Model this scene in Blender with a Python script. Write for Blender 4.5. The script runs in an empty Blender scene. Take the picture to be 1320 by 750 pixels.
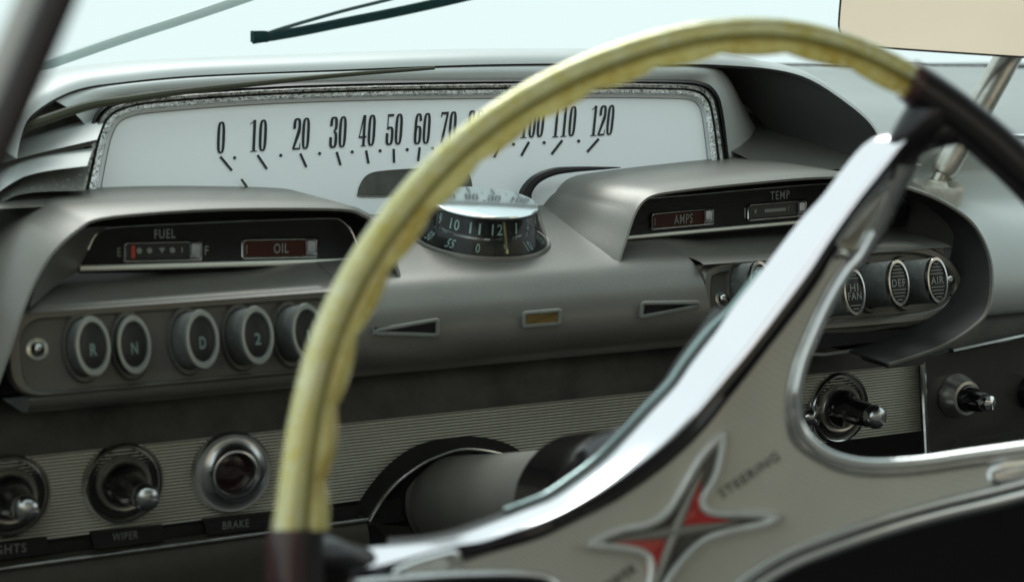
import bpy, bmesh, math, random
from math import sin, cos, pi, radians, sqrt
from mathutils import Vector, Matrix
from mathutils.geometry import delaunay_2d_cdt

random.seed(4)
scene = bpy.context.scene
col = scene.collection

# ------------------------------------------------------------------ camera
# metres; X along the dashboard to the right, Y forward to the windshield, Z up
TH, PH, ROLL, FPX, DIST = radians(28), radians(10), radians(1.0), 2600.0, 1.30
FW = Vector((sin(TH) * cos(PH), cos(TH) * cos(PH), -sin(PH)))
CAM = -DIST * FW
_r = Vector((cos(TH), -sin(TH), 0.0)); _u = _r.cross(FW)
RT = _r * cos(ROLL) + _u * sin(ROLL)
UP = _u * cos(ROLL) - _r * sin(ROLL)
cd = bpy.data.cameras.new('camera'); camera = bpy.data.objects.new('camera', cd); col.objects.link(camera)
cd.sensor_width = 36.0; cd.lens = FPX * 36.0 / 1320.0
cd.clip_start = 0.02; cd.clip_end = 200
m3 = Matrix((RT, UP, -FW)).transposed()
camera.matrix_world = Matrix.Translation(CAM) @ m3.to_4x4()
cd.dof.use_dof = True; cd.dof.focus_distance = 1.42; cd.dof.aperture_fstop = 7.4
scene.camera = camera

# ------------------------------------------------------------------ light: white overcast day seen through the car's glass
world = bpy.data.worlds.new('World'); scene.world = world; world.use_nodes = True
bg = world.node_tree.nodes['Background']
bg.inputs[0].default_value = (0.82, 0.94, 0.935, 1); bg.inputs[1].default_value = 0.86
sd = bpy.data.lights.new('sun', 'SUN'); sun = bpy.data.objects.new('sun', sd); col.objects.link(sun)
sd.energy = 1.5; sd.angle = radians(30); sd.color = (1.0, 0.98, 0.95)
sun.rotation_euler = Vector((-0.15, -0.62, -0.77)).to_track_quat('-Z', 'Y').to_euler()
vs = scene.view_settings
vs.view_transform = 'Standard'; vs.look = 'None'; vs.gamma = 1; vs.use_curve_mapping = False; vs.exposure = 0.3
scene.cycles.max_bounces = 10; scene.cycles.transparent_max_bounces = 16
scene.cycles.sample_clamp_indirect = 6.0

# ------------------------------------------------------------------ helpers
def ray(x, y): return FW + RT * ((x - 660) / FPX) - UP * ((y - 375) / FPX)
def pp(x, y, P0, n):                      # pixel direction met with a real plane
    d = ray(x, y); n = Vector(n); t = (Vector(P0) - CAM).dot(n) / d.dot(n)
    return CAM + d * t
def py(x, y, Y): return pp(x, y, (0, Y, 0), (0, 1, 0))

WL = {}
def finish(o, parent, loc):
    col.objects.link(o)
    o.parent = parent
    base = WL[parent.name] if parent else Vector((0, 0, 0))
    o.location = loc - base
    WL[o.name] = loc
def mk(name, V, F, mat, parent=None, smooth=True, ang=40):
    V = [Vector(v) for v in V]
    lo = Vector([min(v[i] for v in V) for i in range(3)]); hi = Vector([max(v[i] for v in V) for i in range(3)])
    c = (lo + hi) / 2
    me = bpy.data.meshes.new(name)
    me.from_pydata([v - c for v in V], [], F); me.update()
    bm = bmesh.new(); bm.from_mesh(me)
    bmesh.ops.remove_doubles(bm, verts=bm.verts, dist=1e-6)
    bmesh.ops.recalc_face_normals(bm, faces=bm.faces)
    bm.to_mesh(me); bm.free()
    if smooth:
        me.polygons.foreach_set('use_smooth', [True] * len(me.polygons))
        me.set_sharp_from_angle(angle=radians(ang))
    me.materials.append(mat)
    o = bpy.data.objects.new(name, me); finish(o, parent, c); return o
def empty(name, loc, label, cat, group=None):
    o = bpy.data.objects.new(name, None); o.empty_display_size = 0.05
    finish(o, None, Vector(loc)); o['label'] = label; o['category'] = cat
    if group: o['group'] = group
    return o
def tag(o, label=None, cat=None, kind=None):
    if label: o['label'] = label
    if cat: o['category'] = cat
    if kind: o['kind'] = kind
    return o

class MB:
    def __init__(s): s.V = []; s.F = []
    def add(s, V, F):
        k = len(s.V); s.V += [Vector(v) for v in V]; s.F += [tuple(i + k for i in f) for f in F]
    def loft(s, loops, closed=True, cap0=False, cap1=False):
        n = len(loops[0]); V = [p for L in loops for p in L]; F = []
        for j in range(len(loops) - 1):
            for i in range(n if closed else n - 1):
                a, b = j * n + i, j * n + (i + 1) % n
                F.append((a, b, b + n, a + n))
        if cap0: F.append(tuple(range(n)))
        if cap1: F.append(tuple((len(loops) - 1) * n + i for i in range(n)))
        s.add(V, F)
    def box(s, c, sx, sy, sz, ax=None):
        c = Vector(c); A = ax or (Vector((1, 0, 0)), Vector((0, 1, 0)), Vector((0, 0, 1)))
        V = [c + A[0] * (i * sx / 2) + A[1] * (j * sy / 2) + A[2] * (k * sz / 2) for i in (-1, 1) for j in (-1, 1) for k in (-1, 1)]
        s.add(V, [(0, 1, 3, 2), (4, 6, 7, 5), (0, 4, 5, 1), (2, 3, 7, 6), (0, 2, 6, 4), (1, 5, 7, 3)])
    def tube(s, pts, rad, n=12, closed=False, sq=1.0, upv=None, caps=True):
        pts = [Vector(p) for p in pts]; L = []; m = len(pts); ref = Vector(upv) if upv else Vector((0, 0, 1))
        for i, p in enumerate(pts):
            if closed: t = pts[(i + 1) % m] - pts[i - 1]
            else: t = pts[min(i + 1, m - 1)] - pts[max(i - 1, 0)]
            t.normalize()
            a = ref - t * ref.dot(t)
            if a.length < 1e-4: a = Vector((0, 1, 0)) - t * t.y
            a.normalize(); b = t.cross(a)
            R = rad[i] if isinstance(rad, (list, tuple)) else rad
            L.append([p + a * (R * cos(2 * pi * k / n)) + b * (R * sq * sin(2 * pi * k / n)) for k in range(n)])
        if closed: L.append(L[0]); s.loft(L)
        else: s.loft(L, True, caps, caps)
    def prism(s, loop, off):               # closed loop extruded by a vector
        loop = [Vector(p) for p in loop]; s.loft([loop, [p + Vector(off) for p in loop]], True, True, True)
    def lathe(s, c, ax, prof, n=40, e1=None, sx=1.0, sy=1.0, cap0=False, cap1=False):
        c = Vector(c); ax = Vector(ax).normalized()
        e1 = Vector(e1) if e1 else Vector((1, 0, 0)); e1 = (e1 - ax * e1.dot(ax)).normalized(); e2 = ax.cross(e1)
        s.loft([[c + ax * h + e1 * (r * sx * cos(2 * pi * k / n)) + e2 * (r * sy * sin(2 * pi * k / n)) for k in range(n)] for r, h in prof], True, cap0, cap1)
    def mk(s, name, mat, parent=None, **k): return mk(name, s.V, s.F, mat, parent, **k)

def spline(pts, n, closed=False):          # Catmull-Rom through the points, n samples a span
    P = [Vector(p) for p in pts]; m = len(P); out = []
    for i in range(m if closed else m - 1):
        if closed: a, b, c, d = P[i - 1], P[i], P[(i + 1) % m], P[(i + 2) % m]
        else: a, b, c, d = P[max(i - 1, 0)], P[i], P[i + 1], P[min(i + 2, m - 1)]
        for k in range(n):
            t = k / n
            out.append(0.5 * ((2 * b) + (c - a) * t + (2 * a - 5 * b + 4 * c - d) * t * t + (3 * b - a - 3 * c + d) * t ** 3))
    if not closed: out.append(P[-1])
    return out
def sp2(pts, n, closed=False): return [(v.x, v.y) for v in spline([(a, b, 0) for a, b in pts], n, closed)]
def resample(P, n):
    P = [Vector(p) for p in P]; d = [0]
    for a, b in zip(P, P[1:]): d.append(d[-1] + (b - a).length)
    out = []; j = 0
    for i in range(n):
        t = d[-1] * i / (n - 1)
        while j < len(P) - 2 and d[j + 1] < t: j += 1
        s = (t - d[j]) / max(d[j + 1] - d[j], 1e-9); out.append(P[j].lerp(P[j + 1], min(max(s, 0), 1)))
    return out
def rrect(x0, x1, y0, y1, r, n=6):
    out = []
    for cx, cy, a in ((x1 - r, y1 - r, 0), (x0 + r, y1 - r, 90), (x0 + r, y0 + r, 180), (x1 - r, y0 + r, 270)):
        for k in range(n + 1):
            t = radians(a + 90 * k / n); out.append((cx + r * cos(t), cy + r * sin(t)))
    return out
def grow(L2, d):                           # offset a closed 2-D loop outward by d
    n = len(L2); A = sum(L2[i][0] * L2[(i + 1) % n][1] - L2[(i + 1) % n][0] * L2[i][1] for i in range(n)); sg = 1 if A > 0 else -1
    out = []
    for i in range(n):
        tx, ty = L2[(i + 1) % n][0] - L2[i - 1][0], L2[(i + 1) % n][1] - L2[i - 1][1]; l = math.hypot(tx, ty) or 1
        out.append((L2[i][0] + sg * ty / l * d, L2[i][1] - sg * tx / l * d))
    return out

# ------------------------------------------------------------------ materials
def M(name, color=(.5, .5, .5), metallic=0.0, rough=0.4, noise=None, bump=None, coat=0.0, trans=0.0, ior=1.5, spec=0.5, speck=None, rvar=0.0, sss=0.0):
    m = bpy.data.materials.new(name); m.use_nodes = True; nt = m.node_tree; N = nt.nodes; L = nt.links
    b = N['Principled BSDF']
    b.inputs['Metallic'].default_value = metallic; b.inputs['Roughness'].default_value = rough
    b.inputs['Coat Weight'].default_value = coat; b.inputs['Coat Roughness'].default_value = 0.08
    b.inputs['Transmission Weight'].default_value = trans; b.inputs['IOR'].default_value = ior
    b.inputs['Specular IOR Level'].default_value = spec
    if sss:
        b.inputs['Subsurface Weight'].default_value = sss; b.inputs['Subsurface Radius'].default_value = (.01, .009, .004); b.inputs['Subsurface Scale'].default_value = 1.0
    tc = N.new('ShaderNodeTexCoord'); cur = None
    rgb = N.new('ShaderNodeRGB'); rgb.outputs[0].default_value = (*color, 1); cur = rgb.outputs[0]
    if noise:                              # (scale, second colour, amount)
        t = N.new('ShaderNodeTexNoise'); t.inputs['Scale'].default_value = noise[0]; t.inputs['Detail'].default_value = 8; t.inputs['Roughness'].default_value = .65
        L.new(tc.outputs['Object'], t.inputs['Vector'])
        r = N.new('ShaderNodeValToRGB'); r.color_ramp.elements[0].position = .38; r.color_ramp.elements[1].position = .68
        r.color_ramp.elements[1].color = (noise[2],) * 3 + (1,)
        L.new(t.outputs['Fac'], r.inputs['Fac'])
        x = N.new('ShaderNodeMix'); x.data_type = 'RGBA'; L.new(r.outputs[0], x.inputs[0]); L.new(cur, x.inputs[6]); x.inputs[7].default_value = (*noise[1], 1); cur = x.outputs[2]
        if rvar:
            q = N.new('ShaderNodeMapRange'); q.inputs['To Min'].default_value = rough - rvar; q.inputs['To Max'].default_value = rough + rvar
            L.new(t.outputs['Fac'], q.inputs['Value']); L.new(q.outputs[0], b.inputs['Roughness'])
    if speck:                              # (scale, colour, threshold) dust and pits
        t = N.new('ShaderNodeTexNoise'); t.inputs['Scale'].default_value = speck[0]; t.inputs['Detail'].default_value = 3
        L.new(tc.outputs['Object'], t.inputs['Vector'])
        r = N.new('ShaderNodeValToRGB'); r.color_ramp.elements[0].position = speck[2]; r.color_ramp.elements[1].position = speck[2] + .06
        L.new(t.outputs['Fac'], r.inputs['Fac'])
        x = N.new('ShaderNodeMix'); x.data_type = 'RGBA'; L.new(r.outputs[0], x.inputs[0]); L.new(cur, x.inputs[6]); x.inputs[7].default_value = (*speck[1], 1); cur = x.outputs[2]
    L.new(cur, b.inputs['Base Color'])
    if bump:                               # ('noise'|'wave', scale, strength, distance, direction)
        if bump[0] == 'noise':
            t = N.new('ShaderNodeTexNoise'); t.inputs['Scale'].default_value = bump[1]; t.inputs['Detail'].default_value = 4
        else:
            t = N.new('ShaderNodeTexWave'); t.inputs['Scale'].default_value = bump[1]; t.bands_direction = bump[4]
        L.new(tc.outputs['Object'], t.inputs['Vector'])
        p = N.new('ShaderNodeBump'); p.inputs['Strength'].default_value = bump[2]; p.inputs['Distance'].default_value = bump[3]
        L.new(t.outputs[0], p.inputs['Height']); L.new(p.outputs[0], b.inputs['Normal'])
    return m
def glass(name, tint, gloss=0.12, rough=0.03):
    m = bpy.data.materials.new(name); m.use_nodes = True; nt = m.node_tree; N = nt.nodes; L = nt.links
    N.remove(N['Principled BSDF']); out = N['Material Output']
    t = N.new('ShaderNodeBsdfTransparent'); t.inputs[0].default_value = (*tint, 1)
    g = N.new('ShaderNodeBsdfGlossy'); g.inputs['Roughness'].default_value = rough
    lw = N.new('ShaderNodeLayerWeight'); lw.inputs['Blend'].default_value = gloss
    x = N.new('ShaderNodeMixShader'); L.new(lw.outputs['Fresnel'], x.inputs[0]); L.new(t.outputs[0], x.inputs[1]); L.new(g.outputs[0], x.inputs[2]); L.new(x.outputs[0], out.inputs[0])
    return m

PAINT = M('grey_metallic_paint', (.180, .172, .153), .42, .38, noise=(9, (.142, .136, .122), .8), rvar=.06, bump=('noise', 900, .10, .0004), speck=(900, (.30, .29, .26), .66))
PAINTD = M('grey_panel_paint', (.145, .138, .122), .3, .45, noise=(14, (.11, .11, .10), .8), rvar=.08, speck=(420, (.3, .3, .28), .72))
PALE = M('pale_grey_paint', (.52, .55, .54), .1, .42, noise=(7, (.44, .46, .45), .7), speck=(350, (.4, .4, .38), .75))
COVE = M('smudged_shade_paint', (.10, .095, .084), .1, .5, noise=(18, (.03, .03, .028), .9), rvar=.1)  # recess and groove shade mixed into the base colour, smudges on top
CHROME = M('chrome', (.82, .84, .84), 1, .07, noise=(60, (.68, .68, .66), .5), rvar=.03)
SATIN = M('satin_steel', (.62, .64, .64), 1, .24, noise=(50, (.45, .45, .44), .6), rvar=.05)
VENTM = M('satin_vent_frame', (.34, .36, .34), .35, .36, noise=(80, (.26, .27, .25), .7))
IVORY = M('polished_strip', (.96, .97, .88), .3, .25)
RIMG = M('satin_rim', (.36, .39, .375), .7, .34)
CHROMED = M('worn_chrome', (.6, .61, .6), 1, .16, noise=(90, (.36, .35, .33), .8), rvar=.08)
PIT = M('pitted_chrome', (.86, .88, .88), 1, .2, noise=(330, (.28, .29, .28), .9), speck=(700, (.08, .08, .07), .57), bump=('noise', 500, .7, .002))
PITD = M('pitted_dark_chrome', (.42, .43, .41), 1, .3, noise=(330, (.12, .12, .11), .9), speck=(600, (.03, .03, .03), .56), bump=('noise', 420, .6, .002))
BLACK = M('black_plastic', (.012, .012, .012), 0, .4)
BLACKG = M('black_gloss', (.009, .008, .009), 0, .14, coat=.4)
BLACKR = M('ribbed_black', (.011, .011, .011), 0, .38, bump=('wave', 260, .5, .0006, 'Z'))
LINING = M('hood_lining_black', (.014, .0135, .012), 0, .55, noise=(60, (.022, .021, .019), .7))
HOLE = M('dark_cavity', (.004, .004, .004), 0, .8)
DIAL = M('dial_white', (.91, .95, .97), 0, .42, noise=(5, (.86, .91, .94), .7), coat=.35)
PRINT = M('dial_ink', (.008, .012, .012), 0, .5)
LETTER = M('pale_print', (.26, .285, .27), 0, .5)
TEAL = M('teal_print', (.46, .66, .61), 0, .5)
GREYP = M('grey_print', (.24, .245, .23), 0, .6)
SILVER = M('silver_block', (.6, .62, .65), .6, .3, noise=(160, (.3, .31, .33), .8))
MAROON = M('maroon_lens', (.050, .014, .009), 0, .5, spec=.2)
RED = M('red_enamel', (.50, .02, .018), 0, .25, coat=.5)
REDLENS = M('dark_red_lens', (.02, .003, .003), 0, .2, coat=.6)
AMBERW = M('amber_window', (.20, .13, .035), 0, .3)
RIBM = M('ribbed_aluminium', (.90, .89, .80), .15, .42, noise=(7, (.76, .75, .67), .8))
BEIGE = M('beige_ribbed_plate', (.64, .605, .52), .2, .42, noise=(11, (.53, .505, .435), .7), bump=('wave', 160, .35, .0006, 'DIAGONAL'), rvar=.05)
GREYST = M('star_grey', (.33, .32, .28), .4, .4)
RUB = M('dusty_rubber', (.085, .092, .087), 0, .62, noise=(120, (.13, .14, .135), .8), speck=(500, (.3, .31, .3), .66), bump=('noise', 500, .3, .0006))
OLIVE = M('olive_rod', (.05, .053, .03), 0, .7)
TAB = M('tab_black', (.013, .013, .012), 0, .45, noise=(40, (.03, .028, .026), .7))
BROWN = M('brown_rail', (.085, .078, .06), .2, .5, noise=(20, (.05, .045, .035), .8))
GRIP = M('flaked_yellow_plastic', (.97, .95, .55), .3, .2, noise=(75, (.78, .68, .16), 1.0), coat=1.0, bump=('noise', 420, .6, .0012), rvar=.08, speck=(520, (1.0, 1.0, .86), .58), trans=.42, ior=1.32)
AMBER = M('amber_plastic', (.95, .88, .36), 0, .26, noise=(42, (.62, .42, .03), 1.0), coat=1.0, bump=('noise', 150, .5, .0015), speck=(300, (.98, .95, .6), .62), trans=.42, ior=1.32)
GROOVE = M('olive_groove', (.22, .20, .05), 0, .5)
RIMB = M('black_rim', (.008, .006, .007), 0, .30, coat=.15)
MAROONR = M('dark_maroon_plastic', (.05, .018, .02), 0, .3, coat=.4)
COLUMN = M('column_paint', (.21, .20, .175), .2, .45, noise=(20, (.17, .16, .14), .8))
TEALD = M('dim_teal_print', (.19, .28, .26), 0, .5)
LENS = glass('clear_lens', (.95, .98, .98), .30, .12)
SCREEN = glass('windshield_glass', (.93, .985, .98), .02)
MIRROR = M('mirror_glass', (.93, .93, .92), 1, .02)
TAN = M('tan_wall', (.60, .51, .39), 0, .8, noise=(1.2, (.52, .44, .34), .8))
CLOTH = M('grey_headlining', (.42, .42, .40), 0, .85, noise=(30, (.36, .36, .34), .7))
SEATM = M('grey_vinyl', (.26, .25, .23), 0, .5, noise=(20, (.2, .19, .18), .8))
CARPET = M('dark_carpet', (.03, .03, .03), 0, .9)
WIPERM = M('wiper_rubber', (.006, .028, .030), 0, .9, spec=.15)
REFLECT = M('pale_reflection_grey', (.50, .56, .55), .3, .45)
CREAM = M('aged_white_cup', (.62, .62, .56), .1, .4, noise=(60, (.42, .36, .25), .8))
STEEL = M('brushed_steel', (.60, .585, .54), .9, .32, noise=(40, (.3, .27, .2), .7), rvar=.1)
PILLAR = M('dark_pillar_trim', (.010, .005, .006), 0, .5)
PILLG = M('grey_pillar_paint', (.50, .50, .48), 0, .5)

# ------------------------------------------------------------------ text
def text_mesh(s):
    cu = bpy.data.curves.new('t', 'FONT'); cu.body = s; cu.resolution_u = 3; cu.space_character = 1.15; cu.offset = .012
    o = bpy.data.objects.new('t', cu); col.objects.link(o)
    me = o.to_mesh()
    V = [(v.co.x, v.co.y) for v in me.vertices]; F = [tuple(p.vertices) for p in me.polygons]
    o.to_mesh_clear(); bpy.data.objects.remove(o); bpy.data.curves.remove(cu)
    x0, x1 = min(v[0] for v in V), max(v[0] for v in V); y0, y1 = min(v[1] for v in V), max(v[1] for v in V)
    return [((x - x0) / (x1 - x0), (y - y0) / (y1 - y0)) for x, y in V], F
def put_text(name, s, fn, mat, parent):    # fn maps the unit square of the word to 3-D
    V, F = text_mesh(s); return mk(name, [fn(a, b) for a, b in V], F, mat, parent, smooth=False)
def quad(bl, br, tl):                      # affine pixel quad
    return lambda a, b: (bl[0] + (br[0] - bl[0]) * a + (tl[0] - bl[0]) * b, bl[1] + (br[1] - bl[1]) * a + (tl[1] - bl[1]) * b)

def ring2(cx, cy, rx, ry, tx, ty, a0=0, a1=360, e=0.62, n=28):
    V = []; F = []
    f = lambda c: math.copysign(abs(c) ** e, c)
    for i in range(n + 1):
        t = radians(a0 + (a1 - a0) * i / n); V.append((cx + rx * f(cos(t)), cy + ry * f(sin(t)))); V.append((cx + (rx - tx) * f(cos(t)), cy + (ry - ty) * f(sin(t))))
    for i in range(n): F.append((2 * i, 2 * i + 2, 2 * i + 3, 2 * i + 1))
    return V, F
def poly2(*p): return list(p), [tuple(range(len(p)))]
TX, TY = .36, .055
GL = {
 '0': [ring2(.5, .5, .5, .5, TX, TY)],
 '1': [poly2((.38, .03), (.74, .03), (.74, 1), (.38, 1)), poly2((.0, .86), (.38, .93), (.38, 1), (.30, .95), (.0, .89)), poly2((.12, 0), (1, 0), (1, .03), (.12, .03))],
 '2': [ring2(.5, .74, .5, .26, TX, TY, 190, -15), poly2((1, .68), (.64, .68), (0, .06), (.30, .06), (.97, .55)), poly2((0, 0), (1, 0), (1, .06), (0, .06)), poly2((.86, .06), (1, .06), (1, .2), (.92, .2))],
 '3': [ring2(.48, .77, .5, .23, TX, TY, 190, -90), ring2(.48, .27, .52, .27, TX, TY, 90, -190)],
 '4': [poly2((.46, 1), (.66, 1), (.14, .33), (0, .33), (0, .28)), poly2((0, .27), (1, .27), (1, .33), (0, .33)), poly2((.5, .03), (.84, .03), (.84, 1), (.5, 1)), poly2((.3, 0), (1, 0), (1, .03), (.3, .03))],
 '5': [poly2((.1, .5), (.24, .5), (.24, 1), (.1, 1)), poly2((.1, .92), (.92, .92), (.92, 1), (.1, 1)), ring2(.48, .3, .52, .30, TX, TY, 140, -190)],
 '6': [ring2(.5, .3, .5, .30, TX, TY), ring2(.5, .5, .5, .5, TX, TY, 20, 200)],
 '7': [poly2((0, .92), (1, .92), (1, 1), (0, 1)), poly2((0, .82), (.1, .82), (.16, .92), (0, .92)), poly2((.72, .92), (1, .92), (.48, 0), (.12, 0))],
 '8': [ring2(.5, .76, .46, .24, TX, TY), ring2(.5, .27, .5, .27, TX, TY)],
 '9': [ring2(.5, .7, .5, .30, TX, TY), ring2(.5, .5, .5, .5, TX, TY, 200, 380)],
}
def digits(name, s, fn, mat, parent, gap=.22):
    V = []; F = []; n = len(s); W = n + gap * (n - 1)
    for i, ch in enumerate(s):
        x0 = i * (1 + gap)
        for v, f in GL[ch]:
            k = len(V); V += [fn((x0 + a) / W, b) for a, b in v]; F += [tuple(j + k for j in q) for q in f]
    return mk(name, V, F, mat, parent, smooth=False)

# ================================================================== DASHBOARD
dash = empty('dashboard', (0, .05, -.15), 'grey metal car dashboard with hooded gauge pods, wide speedometer, clock and push buttons', 'dashboard')

def extrude(name, prof, x0, x1, mat, parent, n=2, fx=None):
    mb = MB(); L = []
    for i in range(n):
        x = x0 + (x1 - x0) * i / (n - 1); L.append([Vector((x, a, b)) for a, b in (fx(x) if fx else prof)])
    mb.loft(L, closed=False); return mb.mk(name, mat, parent)

# main roll between and below the pods (smooth profile Y,Z)
roll = sp2([(.16, .042), (.10, .0330), (.05, .0248), (.012, .0183), (-.010, .0125), (-.022, .003), (-.029, -.007), (-.032, -.017), (-.031, -.027), (-.025, -.036), (-.013, -.043), (0, -.0465), (.045, -.049)], 4)
mb = MB(); mb.loft([[Vector((x, a, c)) for a, c in roll] for x in (-.1235, -.1225, 0, .1305, .1315)], closed=False)
for x in (-.1235, .1315): mb.add([Vector((x, a, c)) for a, c in roll], [tuple(range(len(roll)))])
mb.mk('centre_panel', PAINT, dash)
# side stretches of the roll: a flat face that carries the push buttons
PZ, PTILT = -.010, .22                      # button face: Y = FACE + PTILT*(Z-PZ)
FACE = -.022
bz = lambda z: FACE + PTILT * (z - PZ)
side = sp2([(.10, .020), (.045, .0185), (.030, .0178), (.005, .0155), (-.016, .0140), (-.0225, .0125)], 3) + [(bz(.011) + .004, .011)]
side += [(bz(.008) + .004, .008), (bz(-.034) + .004, -.034), (bz(-.034), -.035)] + sp2([(-.0285, -.036), (-.026, -.042), (-.012, -.0465), (.045, -.049)], 3)
def rollz(Y):
    for (a, c), (a2, c2) in zip(roll, roll[1:]):
        if a2 <= Y <= a: return c + (c2 - c) * (Y - a) / (a2 - a)
    return roll[0][1]
for sx in (-1, 1):
    def prof_at(x):
        t = min(1, max(0, (.172 - abs(x)) / .040)); t = t * t * (3 - 2 * t)
        out = []
        for i, (a, c) in enumerate(side):
            if i < 15 and a > -.004: out.append((a, c + t * (rollz(a) - .0002 - c)))
            else: out.append((a, c))
        return out
    extrude('shelf_panel', None, -.1238 if sx < 0 else .1318, -.321 if sx < 0 else .342, PAINT, dash, 24, prof_at)

# ---- button fascia: flat frame with a sunken rounded field
def on_face(x, z, d=0.0): return Vector((x, bz(z) - d, z))      # d = out toward the driver
def face_px(x, y, d=0.0): return pp(x, y, (0, FACE - d, PZ), (0, 1, -PTILT))
BUT = {}
for sx in (-1, 1):
    xa, xb = (-.331, -.124) if sx < 0 else (.132, .352)
    if sx < 0: outer = rrect(xa, xb, -.0345, .0140, .016); inner = rrect(xa + .008, xb - .008, -.0325, .0075, .0125)
    else:
        outer = [(.132, -.020), (.134, .004), (.142, .0105)] + [(.16, .0125), (.22, .0145), (.28, .0165), (.318, .0145), (.339, .0060), (.350, -.006), (.352, -.018), (.344, -.030), (.324, -.0375), (.28, -.0385), (.20, -.0375), (.147, -.036), (.138, -.031)]
        outer = sp2(outer, 3, True); inner = grow(outer, -.0065)
    mb = MB(); f = lambda L, d: [on_face(a, b, d) for a, b in L]
    mb.loft([f(grow(outer, .001), -.0045), f(outer, .0), f(grow(outer, -.0012), .0014), f(grow(inner, .0012), .0014), f(inner, .0002), f(inner, -.0025)])
    fr = mb.mk('button_frame', PAINT, dash)
    mb = MB(); mb.add(f(inner, -.0024), [tuple(range(len(inner)))]); mb.mk('button_field', PAINTD, fr, smooth=False)
    BUT[sx] = fr

AX = Vector((0, -1, PTILT)).normalized(); EZ = AX.cross(Vector((1, 0, 0))); EZ = EZ if EZ.z > 0 else -EZ
def button(px, wrd, length, parent, mat=RUB, tilt=0):
    P = face_px(px[0], px[1], length); c = P - AX * length - AX * .003
    sx, sy = .0098, .0166; rin = .80
    if px[0] > 700: sx, sy = .0088, .0158; rin = .84
    b = MB(); b.lathe(c, AX, [(.98, 0), (.97, length * .85), (1.0, length * .90), (.97, length + .001)], 36, (1, 0, 0), sx, sy)
    bo = b.mk('push_button', mat, parent)
    b = MB(); b.lathe(c, AX, [(1.2, -.002), (1.24, .003), (1.17, .0052), (1.03, .005), (1.0, 0)], 36, (1, 0, 0), sx, sy); b.mk('collar_ring', PAINTD, bo)
    b = MB(); b.lathe(c, AX, [(.985, length - .002), (1.03, length), (1.0, length + .0022), (rin + .03, length + .0024), (rin - .04, length + .0006)], 36, (1, 0, 0), sx, sy); b.mk('chrome_rim', RIMG if rin < .82 else CHROMED, bo)
    b = MB(); b.lathe(c, AX, [(rin, length + .0006), (rin - .08, length + .0012), (.05, length + .0012)], 36, (1, 0, 0), sx, sy, cap1=True); b.mk('button_cap', BLACKG if mat is not RUB else BLACK, bo)
    o = c + AX * (length + .0017)
    if px[0] > 700:
        for k in range(11):
            z = -.0115 + .0023 * k
            if abs(z) < .0035 * (2 if ' ' in wrd else 1): continue
            hw = .0060 * sqrt(max(0, 1 - (z / .0125) ** 2))
            q = MB(); q.box(o + EZ * z, hw * 2, .0006, .0007, (Vector((1, 0, 0)), AX, EZ)); q.mk('cap_rib', GREYP, bo, smooth=False)
        rows = wrd.split(' ')
        for i, w in enumerate(rows):
            zc = (len(rows) - 1) * .0028 - i * .0056; hw = .0056 if len(w) > 2 else .0034
            put_text('lettering', w, lambda a, b: o + Vector((1, 0, 0)) * ((a - .5) * 2 * hw) + EZ * (zc + (b - .5) * .0052), LETTER, bo)
    else:
        put_text('lettering', wrd, lambda a, b: o + Vector((1, 0, 0)) * ((a - .5) * (.0014 if wrd == '1' else .0038)) + EZ * ((b - .5) * .0068 - .002), TEALD, bo)
    return bo
for px, w, ln in (((121, 446), 'R', .024), ((174, 444), 'N', .010), ((262, 437), 'D', .030), ((333, 432), '2', .031), ((398, 428), '1', .031)):
    button(px, w, ln, BUT[-1].parent)
for px, w, ln in (((982, 367), 'LO FAN', .026), ((1103, 376), 'HI FAN', .034), ((1160, 364.5), 'DEF', .036), ((1210, 361), 'AIR', .040)):
    button(px, w, ln, BUT[1].parent)
def screw(P, r, ax, parent):
    b = MB(); b.lathe(P, ax, [(r * 1.5, -.001), (r * 1.5, .0006), (r, .0008), (r * .9, r * .5), (r * .5, r * .85), (r * .05, r * .95)], 20, cap1=True)
    s = b.mk('screw', CHROMED, parent); return s
for px in ((48, 450), (932, 385), (1224, 361)): screw(face_px(*px, -.002), .0042, AX, dash)
# slot under the right buttons
q = quad((1052, 449), (1172, 434), (1052, 433))
lp = [(1054, 431), (1172, 424), (1173, 436), (1054, 449)]
b = MB(); b.prism([face_px(x, y, .0003) for x, y in lp], AX * .0004); b.mk('radio_slot', HOLE, BUT[1], smooth=False)
lp = sp2([(1046, 428), (1110, 424), (1180, 414), (1193, 418), (1186, 436), (1170, 444), (1110, 452), (1046, 458)], 3, True)
b = MB(); o3 = [face_px(x, y, .001) for x, y in lp]; i3 = [face_px(x, y, .0001) for x, y in grow(lp, -4)]
b.loft([[p - AX * .004 for p in o3], o3, i3]); b.mk('slot_surround', PAINTD, BUT[1])

# ---- vents on the centre panel
def vent(name, pts, mat, wpx=5.0):
    Y0 = -.0332; n = (0, 1, .06)
    lp = []
    m = len(pts)
    for i in range(m):                       # round each corner
        p, a, c = Vector(pts[i]), Vector(pts[i - 1]), Vector(pts[(i + 1) % m])
        u, w = (a - p).normalized() * 5, (c - p).normalized() * 5
        for t in (0, .25, .5, .75, 1): lp.append(tuple((p + u) * (1 - t) ** 2 + p * 2 * t * (1 - t) + (p + w) * t * t))
    f = lambda L, d: [pp(x, y, (0, Y0 - d, -.017), n) for x, y in L]
    b = MB(); b.loft([f(grow(lp, 1.0), -.004), f(grow(lp, .6), .0), f(lp, .0012), f(grow(lp, -wpx * .6), .0014), f(grow(lp, -wpx), .0), f(grow(lp, -wpx), -.0009)])
    o = b.mk(name, VENTM, dash)
    b = MB(); b.add(f(grow(lp, -wpx + .5), .0002), [tuple(range(len(lp)))]); b.mk('opening', mat, o, smooth=False); return o
vent('air_vent', [(481, 431), (484, 424), (566, 410), (566, 434)], HOLE)
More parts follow.
